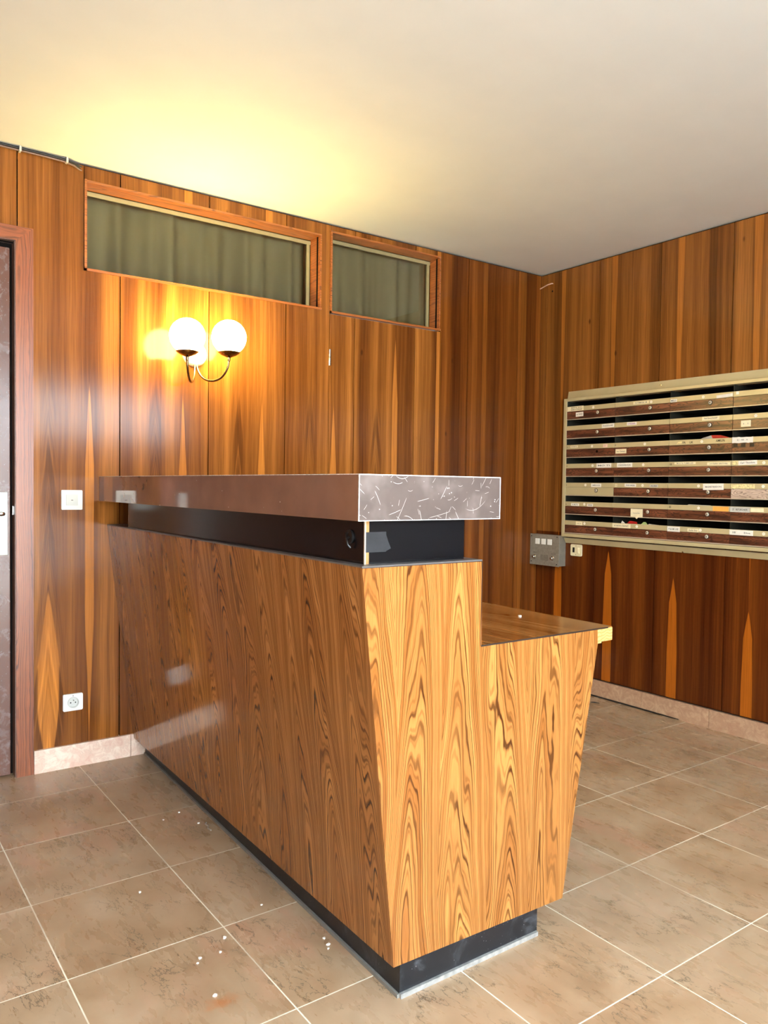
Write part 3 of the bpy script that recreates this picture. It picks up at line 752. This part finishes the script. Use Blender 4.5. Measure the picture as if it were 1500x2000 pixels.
# ------------------------------------------------------------------ switch, socket, small switch
sw = thing('light_switch', 'square white light switch beside the entrance door casing', 'switch', (-2.7625, 0, 1.115))
part('switch_plate', MB().plate(-2.7625, 1.115, .083, .081, .004, -.008, 0), M['white'], sw)
rk = MB().plate(-2.7625, 1.115, .046, .046, .002, -.0105, -.006); rk = part('rocker', rk, M['white_grey'], sw)
part('indicator_mark', MB().box((-2.7665, -.0109, 1.1125), (-2.7585, -.0104, 1.1155)), M['print'], rk)
so = thing('power_socket', 'white round pin wall socket low on the panelling above the baseboard', 'socket', (-2.758, 0, .2725))
part('socket_plate', MB().plate(-2.758, .2725, .079, .0705, .006, -.009, 0), M['white'], so)
rr = MB().lathe([(.0225, .0), (.0225, .0115), (.0195, .0115), (.0185, .0035), (0, .0035)], (-2.758, -.006, .2725), (0, -1, 0), 36)
wl_ = part('socket_well', rr, M['white_grey'], so, smooth=True)
hs = MB()
for dx, dz in ((-.0095, -.001), (.0095, -.001)): hs.lathe([(.0027, 0), (.0027, .0004)], (-2.758 + dx, -.0096, .2725 + dz), (0, -1, 0), 14)
part('pin_hole', hs, M['dark'], wl_)
part('earth_pin', MB().tube([(-2.758, -.009, .2825), (-2.758, -.018, .2825)], .0024, 12), M['steel'], wl_, smooth=True)
part('screw', MB().lathe([(.002, 0), (.002, .0006)], (-2.758, -.0092, .2995), (0, -1, 0), 12), M['black'], so)
SY, SZ = -.319, .830
cb = thing('push_switch', 'cream switch plate with one black and one cream button under the mailboxes', 'switch', (0, SY, SZ))
def platex(mb, cy, cz, w_, h, r, x0, x1):
    t_ = MB().plate(0, cz, w_, h, r, 0, 1); 
    for v in t_.b.verts: v.co = Vector((x0 if v.co.y < .5 else x1, cy - v.co.x, v.co.z))
    m = bpy.data.meshes.new('tmp'); t_.b.to_mesh(m); mb.b.from_mesh(m); bpy.data.meshes.remove(m); t_.b.free(); return mb
part('switch_plate', platex(MB(), SY, SZ, .081, .068, .008, -.008, 0), M['cream'], cb)
part('black_button', MB().rbox((-.0105, SY + .023, SZ - .0135), (-.007, SY + .010, SZ + .0155), .0006), M['black'], cb, 'black button')
part('cream_button', MB().rbox((-.0115, SY - .010, SZ - .0165), (-.007, SY - .024, SZ + .0155), .0008), M['paper_cream'], cb, 'cream rocker button')
for dz in (.0255, -.0255): part('screw', MB().lathe([(.0022, 0), (.0022, .0006)], (-.008, SY, SZ + dz), (-1, 0, 0), 12), M['black'], cb)

# ------------------------------------------------------------------ intercom
ic = thing('intercom', 'grey metal intercom box with three white buttons in the wall corner', 'intercom', (0, -.12, .72))
IY0, IY1, IZ0, IZ1, IX = -.004, -.236, .7255, .9130, -.060
part('housing', MB().box((IX + .003, IY0 - .003, IZ0 + .003), (0, IY1 + .002, IZ1 - .002)), M['intercom_side'], ic)
fpn = part('face_plate', MB().rbox((IX - .001, IY0, IZ0), (IX + .003, IY1, IZ1), .0008), M['intercom'], ic)
def fy(k): return IY0 + (IY1 - IY0) * k
def fz(k): return IZ1 + (IZ0 - IZ1) * k
for k in (.262, .472, .683): part('call_button', MB().rbox((IX - .0035, fy(k - .072), fz(.145)), (IX, fy(k + .072), fz(.325)), .001), M['white'], ic, 'square white call button')
for k in (.17, .79): part('knob', MB().lathe([(.0125, 0), (.0125, .003), (.0095, .005), (.0085, .014), (.006, .017), (0, .0175)], (IX - .001, fy(k), fz(.745)), (-1, 0, 0), 24), M['steel'], ic, smooth=True)
gr = MB()
for i in range(9): gr.box((IX - .0014, fy(.385 + i * .029), fz(.655)), (IX - .0009, fy(.385 + i * .029) - .0022, fz(.845)))
part('speaker_grille', gr, M['print'], ic)
for a, c in ((.05, .075), (.93, .06), (.05, .9), (.93, .93)): part('screw', MB().lathe([(.0038, 0), (.0032, .0015), (0, .0018)], (IX - .001, fy(a), fz(c)), (-1, 0, 0), 14), M['black'], ic)
def lettering_x(txt, x, y, z, w_, h, mat, parent, bold=0.0, roll=0.0):
    m = text_mesh(txt, w_, h, bold); m.materials.append(mat)
    for v in m.vertices:
        a, b_ = v.co.x, v.co.y
        a, b_ = a * math.cos(roll) - b_ * math.sin(roll), a * math.sin(roll) + b_ * math.cos(roll)
        v.co = Vector((x, y - a, z + b_)) - OFF[parent.name]
    o = link('lettering', m, parent); OFF[o.name] = OFF[parent.name]
    return o
lettering_x('PARLEZ', IX - .0014, fy(.19), fz(.60), .030, .0075, M['print'], fpn)
lettering_x('ECOUTEZ', IX - .0014, fy(.82), fz(.60), .034, .0075, M['print'], fpn)

# ------------------------------------------------------------------ mailboxes
PY, PZ, CY0, CZT, FX = .344, .1102, -.263, 1.7002, -.045
mfr = thing('metal_surround', 'beige enamelled metal surround of the mailbox bank on the right wall', 'mailbox frame', (0, -.95, .87))
f = MB(); ye = CY0 - PY * 4
f.rbox((-.050, -.241, .908), (0, -.2625, 1.7172), .0015); part('stile', f, M['beige'], mfr)
part('stile', MB().rbox((-.050, ye - .0005, .908), (0, ye - .022, 1.7172), .0015), M['beige'], mfr)
part('top_rail', MB().rbox((-.050, -.2625, 1.7006), (0, ye - .0005, 1.7172), .0015), M['beige'], mfr)
part('bottom_rail', MB().rbox((-.052, -.2625, .9085), (0, ye - .0005, .9275), .0015), M['beige'], mfr)
tfl = MB().prism([(-.001, -.238, 1.7635), (-.007, -.238, 1.7635), (-.016, -.238, 1.7172), (-.001, -.238, 1.7172)], (0, ye + .216, 0)); part('top_flange', tfl, M['beige'], mfr)
bfl = MB().prism([(-.001, -.238, .8690), (-.006, -.238, .8690), (-.022, -.238, .8965), (-.022, -.238, .9005), (-.001, -.238, .9005)], (0, ye + .216, 0)); part('bottom_flange', bfl, M['beige'], mfr)
for y, z, x in ((-.868, 1.742, -.010), (-1.02, .8725, -.008)): part('screw', MB().lathe([(.005, 0), (.004, .002), (0, .0026)], (x, y, z), (-1, 0, 0), 14), M['steel'], mfr)

# shared meshes of one mailbox, in its own frame: front at x=0, runs along -y, bottom at z=0
def mesh_of(mb, mat, smooth=False):
    m = mb.data('mailbox', (0, 0, 0), smooth); m.materials.append(mat); return m
D0, D1 = .0058, .0498          # door bottom and top
F0, F1 = .0505, .0765          # name flap bottom and top
b = MB(); sd_ = .0012
b.box((.002, -.0004, 0), (.30, -.0004 - sd_, PZ)); b.box((.002, -PY + .0004, 0), (.30, -PY + .0004 + sd_, PZ)); b.box((.298, -.0016, 0), (.30, -PY + .0016, PZ)); b.box((.001, -.0016, .0004), (.298, -PY + .0016, .0016)); b.box((.004, -.0016, .0016), (.006, -PY + .0016, .074))
me_body = mesh_of(b, M['inner'])
me_flap = mesh_of(MB().rbox((-.0035, -.0010, F0), (.003, -PY + .0010, F1), .0012), M['beige'])
me_door = {k: mesh_of(MB().rbox((-.0015, -.0010, D0), (.002, -PY + .0010, D1), .0006), M[m_]) for k, m_ in (('rose', 'rose'), ('beige', 'beige'), ('bleached', 'bleached'))}
me_lip = mesh_of(MB().rbox((-.0040, -.0006, .0008), (.003, -PY + .0006, .0052), .0006), M['lip'])
lk = MB().lathe([(.0092, 0), (.0092, .003), (.0075, .0042), (0, .0044)], (-.0015, 0, 0), (-1, 0, 0), 24)
me_lock = mesh_of(lk, M['lockface'], True)
me_bezel = mesh_of(MB().lathe([(.0118, 0), (.0118, .001), (.0092, .002), (.0092, 0)], (-.0015, 0, 0), (-1, 0, 0), 24), M['black'])
me_key = mesh_of(MB().box((-.0063, .0013, -.0048), (-.0056, -.0013, .0048)), M['dark'])
me_stick = mesh_of(MB().lathe([(.0075, 0), (.0075, .0006)], (-.0035, 0, 0), (-1, 0, 0), 20), M['paper'])
me_stick_in = mesh_of(MB().lathe([(.0028, 0), (.0028, .0003)], (-.0041, 0, 0), (-1, 0, 0), 12), M['paper_cream'])
me_hole = mesh_of(MB().lathe([(.0075, 0), (.0075, .0005)], (-.0015, 0, 0), (-1, 0, 0), 16), M['dark'])

ORD_R = ['top row', 'second row from the top', 'third row from the top', 'fourth row from the top', 'fifth row from the top', 'sixth row from the top', 'bottom row']
ORD_C = ['first column', 'second column', 'third column', 'fourth column']
# labels: (row, col, s0, s1, drop to centre, height, paper, text, ink, roll, on door?)
LB = [
 (1,1,.006,.124,.0455,.027,'paper_cream','  MARSUAL  SCOTI',None,0,0), (1,1,.067,.122,.0797,.025,'paper','# 2003','ink_grey',.03,1),
 (1,2,.120,.216,.0458,.0140,'paper_cream','DUTTEMAGNE  EM','ink_grey',0,0), (1,3,.003,.040,.0515,.0145,'paper','MELO','ink',0,0), (1,3,.258,.342,.0505,.0145,'paper','',None,.05,0), (1,4,.015,.029,.0425,.0141,'paper','',None,0,0),
 (2,1,.257,.341,.0462,.022,'paper','POZZOLINE','ink_grey',.03,0), (2,2,.081,.144,.0440,.0165,'paper','D.RUSSEL','ink_purple',0,0), (2,3,.184,.276,.0440,.0185,'paper_cream','Tania Quenot AntoineP','ink',0,0), (2,4,.042,.091,.0804,.0300,'paper_cream','l  l',None,0,1),
 (3,1,.035,.088,.0450,.0120,'paper_cream','DE SANTOS','ink',0,0), (3,1,.269,.299,.0470,.0190,'paper_pink','',None,0,0), (3,2,.009,.080,.0806,.0245,'paper_cream','Lec. Clement','ink_grey',0,1), (3,3,.046,.074,.0480,.0110,'torn','',None,.2,0),
 (3,4,.001,.105,.0471,.0300,'paper','~ - ~~ . ~','ink_grey',0,0),
 (4,1,.226,.328,.0467,.0250,'paper','MO TI','ink_grey',0,0), (4,2,.022,.122,.0465,.0240,'paper','CHOUKROUN','ink_grey',0,0), (4,3,.035,.155,.0425,.0112,'paper_cream','Mme de FUMELLES','ink_grey',0,0), (4,3,.218,.338,.0475,.0136,'paper_cream','Lucie Gauthier - Julien Cordeau','ink',0,0),
 (4,4,.006,.035,.0455,.0230,'torn','',None,.08,0), (4,4,.036,.128,.0450,.0205,'paper','Carl  Theodora','ink_grey',.03,0),
 (5,1,.191,.262,.0477,.0200,'paper','OMBROUCK','ink_grey',0,0), (5,2,.011,.026,.0464,.0150,'paper_cream','12','ink_grey',0,0), (5,2,.076,.150,.0460,.0170,'paper','COLIN CARDEAU','ink',-.02,0), (5,2,.235,.285,.0485,.0140,'paper_grey','AUBE',None,0,0), (5,3,.199,.308,.0505,.0310,'paper','MARIE REIDON','ink_grey',.02,0),
 (5,4,.002,.120,.0480,.0230,'torn','',None,0,0),
 (6,1,.048,.107,.0505,.0150,'paper','SA MOTEL','ink_grey',0,0), (6,1,.165,.207,.0510,.0150,'paper','WEISS','ink',0,0), (6,3,.255,.336,.0478,.0225,'paper_orange','',None,0,0), (6,4,.001,.099,.0480,.0250,'paper_grey','27   RETURDAKIR','ink',0,0), (6,4,.103,.166,.0475,.0180,'paper_cream','',None,0,0),
 (7,1,.086,.134,.0485,.0215,'paper_cream','~ l',None,0,0), (7,2,.001,.120,.0490,.0235,'paper_cream','M. CHRISTIAN / ETNER PRATT','ink_grey',0,0), (7,3,.003,.076,.0490,.0260,'paper','P.& M LEE','ink_grey',0,0), (7,3,.119,.181,.0495,.0160,'paper_cream','Atelier Bois',None,0,0), (7,4,.001,.118,.0490,.0245,'paper','28        Elisa','ink_grey',0,0),
]
# bare letters stuck straight on the flap: (row, col, s centre, drop, width, height, text)
LET = [(3,1,.010,.0470,.0045,.009,'3'), (4,1,.010,.0470,.0045,.009,'4'), (5,1,.010,.0470,.0045,.009,'5'), (6,1,.010,.0500,.0050,.009,'6'), (3,3,.088,.0482,.016,.0112,'FA'), (3,3,.128,.0485,.021,.0112,'UK'), (3,3,.284,.0455,.046,.0115,'AMIUN'),
       (4,3,.013,.0470,.011,.010,'18'), (6,3,.015,.0460,.012,.011,'20'), (3,2,.009,.0470,.007,.007,'10'), (5,4,.012,.0560,.010,.007,'26')]
STK = {(1,1):.194, (1,2):.231, (1,3):.187, (1,4):.19, (2,4):.115, (3,1):.191, (3,2):.198, (3,3):.185, (3,4):.19, (4,1):.198, (4,2):.191, (4,4):.16, (5,1):.150, (5,2):.190, (5,3):.174, (5,4):.16, (6,1):.145, (6,3):.177, (7,1):.149, (7,2):.160, (7,3):.190, (7,4):.169}
HOW = {
 (1,1): 'a two-line cream label and a white card on its door', (1,2): 'one long cream label left of a round sticker', (1,3): 'a short label and a blank slanted strip', (1,4): 'a tiny blank white square on its flap',
 (2,1): 'a single white label at the right end of its flap', (2,2): 'a label lettered in purple', (2,3): 'a cream label lettered in black mid flap', (2,4): 'a cream note stuck on its door',
 (3,1): 'a dark hole where the lock is missing', (3,2): 'a cream card at the left of its door', (3,3): 'loose black letters FA, UK and AMIUN on its flap', (3,4): 'a big wrinkled white label over its flap',
 (4,1): 'a wide white label at the right of its flap', (4,2): 'a wide white label at the left of its flap', (4,3): 'number 18 and two long narrow labels', (4,4): 'a torn label beside a white one',
 (5,1): 'a plain beige door', (5,2): 'number 12, a white label and a grey one', (5,3): 'a big white label hanging over its door', (5,4): 'a bleached pale door',
 (6,1): 'two small white labels either side of a sticker', (6,2): 'a bare flap, behind the hanging white tag', (6,3): 'number 20 and an orange label', (6,4): 'a grey label at the left and a cream one beside it',
 (7,1): 'one small cream label and a round sticker side by side', (7,2): 'a long label at its left below loose papers', (7,3): 'two pale labels on its flap', (7,4): 'number 28 on a long white label'}
for c in range(1, 5):
    for r in range(1, 8):
        y0 = CY0 - PY * (c - 1); z0 = CZT - PZ * r
        kind = 'beige' if (r, c) == (5, 1) else ('bleached' if (r, c) == (5, 4) else 'rose')
        word = {'rose': 'wood grain mailbox', 'beige': 'beige mailbox', 'bleached': 'pale mailbox'}[kind]
        how = HOW[(r, c)] if (r, c) != (4, 1) else 'a wide white label at the right of its flap'
        t_ = thing('mailbox', f'{word} with {how}', 'mailbox', (FX, y0, z0), 'mailboxes in the wall bank')
        link('mailbox_body', me_body, t_); link('name_flap', me_flap, t_)
        dr = link('mailbox_door', me_door[kind], t_); link('bottom_lip', me_lip, t_)
        OFF[dr.name] = Vector((FX, y0, z0))
        if kind != 'rose': dr['label'] = {'beige': 'plain beige metal door', 'bleached': 'bleached pale door'}[kind]
        ls, lz = -.2245, PZ - .0768
        if (r, c) == (3, 1): link('key_hole', me_hole, dr, (0, ls, lz))
        else:
            k = link('lock', me_lock, dr, (0, ls, lz)); link('lock_ring', me_bezel, dr, (0, ls, lz)); key = link('key_slot', me_key, dr, (0, ls, lz))
            key.rotation_euler = (random.Random(r * 9 + c).choice((0, .4, -.5, 1.2)), 0, 0)
        if (r, c) in STK:
            k = link('number_sticker', me_stick, t_, (0, -STK[(r, c)], (F0 + F1) / 2)); link('sticker_centre', me_stick_in, k)
        for (rr_, cc_, s0, s1, drop, hh, pap, txt, ink, roll, ond) in LB:
            if (rr_, cc_) != (r, c): continue
            zc = PZ - drop; wd = s1 - s0; sc = (s0 + s1) / 2; xf = FX - (.0022 if ond else .0041)
            if not ond and zc - hh / 2 < F0 - .001 and hh < .025: zc = F0 + hh / 2
            m_ = MB(); cs_, sn_ = math.cos(roll), math.sin(roll)
            rng = random.Random(int(s0 * 1000) + r * 31 + c)
            if pap == 'torn' or (r, c) == (3, 4):
                n_ = 9; e1 = [(-wd / 2 + wd * i / n_, -hh / 2 + rng.uniform(0, .003)) for i in range(n_ + 1)]; e2 = [(wd / 2 - wd * i / n_, hh / 2 - rng.uniform(0, .003)) for i in range(n_ + 1)]
                pts = e1 + e2
            else: pts = [(-wd / 2, -hh / 2), (wd / 2, -hh / 2), (wd / 2, hh / 2), (-wd / 2, hh / 2)]
            pts = [(a * cs_ - b_ * sn_, a * sn_ + b_ * cs_) for a, b_ in pts]
            m_.prism([(xf + .0004, y0 - sc - a, z0 + zc + b_) for a, b_ in pts], (-.0007, 0, 0))
            lab = part('name_card' if ond else 'name_label', m_, M[pap], t_)
            if txt and not set(txt) <= set('~-. l'):
                if (r, c, ond) == (1, 1, 0):
                    lettering_x('MARSUAL  SCOTI', xf - .0005, y0 - sc - .008, z0 + zc + .006, wd * .66, .0065, M['ink'], lab)
                    lettering_x('ELENA ATTENDER', xf - .0005, y0 - sc - .008, z0 + zc - .005, wd * .70, .0065, M['ink'], lab)
                else: lettering_x(txt, xf - .0005, y0 - sc, z0 + zc, wd * .78, min(.0085, hh * .55), M[ink or 'ink_grey'], lab, .005, roll)
            elif txt: lettering_x(txt.replace('~', 'n').replace('l', 'i'), xf - .0005, y0 - sc, z0 + zc, wd * .5, hh * .22, M['ink_grey'], lab)
        for (rr_, cc_, sc, drop, wd, hh, txt) in LET:
            if (rr_, cc_) == (r, c):
                fl = t_; lettering_x(txt, FX - .0040, y0 - sc, z0 + PZ - drop, wd, hh, M['ink'], t_, .01)
        if (r, c) == (3, 4):
            for s_ in (.006, .045, .088): part('tape_mark', MB().box((FX - .0019, y0 - s_, z0 + .030), (FX - .0013, y0 - s_ - .022, z0 + .047)), M['edge'], dr, 'brown tape mark')

# what stands in or hangs on the mailboxes
def cellp(r, c): return CY0 - PY * (c - 1), CZT - PZ * r
y0, z0 = cellp(3, 3)
mg = thing('magazine', 'white and red magazine sticking up in the slot over the letters AMIUN', 'magazine', (FX + .03, y0 - .2, z0 + .06))
part('cover', MB().prism([(FX + .03, y0 - .140, z0 + .070), (FX + .03, y0 - .232, z0 + .070), (FX + .03, y0 - .232, z0 + .0935), (FX + .03, y0 - .212, z0 + .0940), (FX + .03, y0 - .165, z0 + .082)], (.004, 0, 0)), M['paper_grey'], mg)
part('red_cover', MB().prism([(FX + .0295, y0 - .226, z0 + .072), (FX + .0295, y0 - .320, z0 + .072), (FX + .0295, y0 - .305, z0 + .082), (FX + .0295, y0 - .265, z0 + .094), (FX + .0295, y0 - .215, z0 + .0945)], (.004, 0, 0)), M['paper_red'], mg, 'red part of the cover')
y0, z0 = cellp(7, 2)
def leaflet(label, s, mat, dx=.03):
    yy, zz = y0, z0
    return solo('leaflet', MB().prism([(FX + dx, yy - a, zz + b_) for a, b_ in s], (.003, 0, 0)), M[mat], label, 'leaflet', (FX + dx, yy - s[0][0], zz + .07), 'papers in the mailbox slots')
leaflet('crumpled dark red leaflet in the slot under the hanging tag', [(.06, .070), (.135, .070), (.13, .086), (.085, .090)], 'paper_red', .035)
leaflet('small curled white leaflet at the left of the papers under the hanging tag', [(.035, .070), (.07, .070), (.055, .082), (.045, .089)], 'paper', .022)
leaflet('pale green folded leaflet peaking below the hanging tag', [(.155, .070), (.205, .070), (.19, .088), (.178, .088)], 'paper_green', .03)
leaflet('thin white sheet lying low at the right of the slot under the tag', [(.205, .072), (.33, .068), (.33, .071), (.215, .080)], 'paper_grey', .025)
y0, z0 = cellp(6, 3)
leaflet('thin grey envelope edge showing in the slot above number 20', [(.09, .0745), (.22, .0735), (.22, .0775), (.10, .0800)], 'paper_grey', .03)
y0, z0 = cellp(1, 4)
leaflet('pinkish folded paper standing in the slot of the top right mailbox', [(.205, .070), (.30, .070), (.30, .098), (.212, .102)], 'paper_pink', .02)
y0, z0 = cellp(6, 2)
tg = thing('hanging_tag', 'white pointed paper tag hanging over a mailbox door', 'tag', (FX - .006, y0 - .158, z0))
card = part('card', MB().prism([(FX - .006, y0 - a, z0 + b_) for a, b_ in ((.121, .048), (.121, .006), (.148, .004), (.160, -.007), (.170, .003), (.197, .004), (.197, .048))], (-.001, 0, 0)), M['paper_cream'], tg)
lettering_x('Courrier', FX - .0074, y0 - .159, z0 + .025, .044, .006, M['ink_grey'], card)

# ------------------------------------------------------------------ cables and small debris
cbd = thing('cable_bundle', 'brown and black cables clipped along the ceiling edge above the door', 'cable', (-3.6, -.01, 2.485))
def run(y, z, endx, drop):
    return [(-4.9, y, z), (-3.3, y, z), (-2.87, y, z), (-2.80, y, z - .002), (-2.755, y + .002, z - .008), (endx, .004, z - drop)]
part('strand', MB().tube(run(-.010, 2.4945, -2.722, .012), .0042, 10), M['cable_black'], cbd, smooth=True)
part('strand', MB().tube(run(-.011, 2.4855, -2.722, .018), .0040, 10), M['cable'], cbd, smooth=True)
part('strand', MB().tube(run(-.019, 2.4905, -2.724, .022), .0030, 10), M['cable_black'], cbd, smooth=True)
for x in (-2.96, -2.785): part('cable_clip', MB().rbox((x - .004, -.024, 2.479), (x + .004, 0, 2.4995), .001), M['white_grey'], cbd)
ck = MB().tube([(.002, -.0908, 2.4290), (-.006, -.088, 2.4295), (-.012, -.06, 2.426), (-.013, -.03, 2.419), (-.0135, -.008, 2.4139), (-.0135, .002, 2.412)], .0030, 10)
solo('cable_stub', ck, M['cable_pink'], 'short pale cable bridging the upper wall corner', 'cable', (-.006, -.05, 2.42), smooth=True)
bc = MB().tube([(-.0085, -.36, .0045), (-.0085, -.6, .0045), (-.0085, -.85, .0045), (-.0075, -1.02, .0035)], [.004, .004, .0035, .002], 10)
solo('floor_cable', bc, M['cable_black'], 'thin black cable lying along the foot of the right baseboard', 'cable', (-.008, -.6, 0), smooth=True)
solo('twig', MB().tube([(-.128, -.550, .003), (-.115, -.566, .0032), (-.105, -.592, .0028)], [.002, .0032, .0015], 8), M['cable_black'], 'tiny dark twig on the floor tiles near the right baseboard', 'twig', (-.115, -.569, 0), smooth=True)
solo('wire_hook', MB().tube([(-2.517, -.832, .004), (-2.525, -.842, .004), (-2.522, -.862, .004), (-2.531, -.88, .004), (-2.528, -.9, .004)], .0022, 8), M['wire'], 'bent shiny wire on the floor against the counter plinth', 'wire', (-2.525, -.86, 0), smooth=True)
rng = random.Random(5)
def chip(x, y, z, s, label, grp):
    n_ = 6; a0 = rng.uniform(0, 6)
    pts = [(x + s * rng.uniform(.5, 1) * math.cos(a0 + k * 6.283 / n_), y + s * rng.uniform(.5, 1) * math.sin(a0 + k * 6.283 / n_), z) for k in range(n_)]
    return solo('paint_chip', MB().prism(pts, (0, 0, s * .5)), M['chip'], label, 'paint chip', (x, y, z), grp)
FL = 'small white paint chip on the floor tiles left of the counter'
for x, y, s in ((-2.7535, -1.5107, .006), (-2.7883, -1.5633, .005), (-2.868, -1.7145, .006), (-2.8411, -1.5585, .006), (-2.853, -1.575, .004), (-2.5395, -1.66, .005), (-2.545, -1.69, .006), (-2.555, -1.705, .004), (-2.538, -.815, .005), (-2.5607, -.6908, .005), (-2.63, -.72, .004), (-2.86, -1.16, .005), (-2.60, -1.42, .004)):
    chip(x, y, 0, s, FL, 'paint chips on the floor')
chip(-1.8869, -1.7075, .8, .007, 'white crumb of plaster on the low desk surface', None)
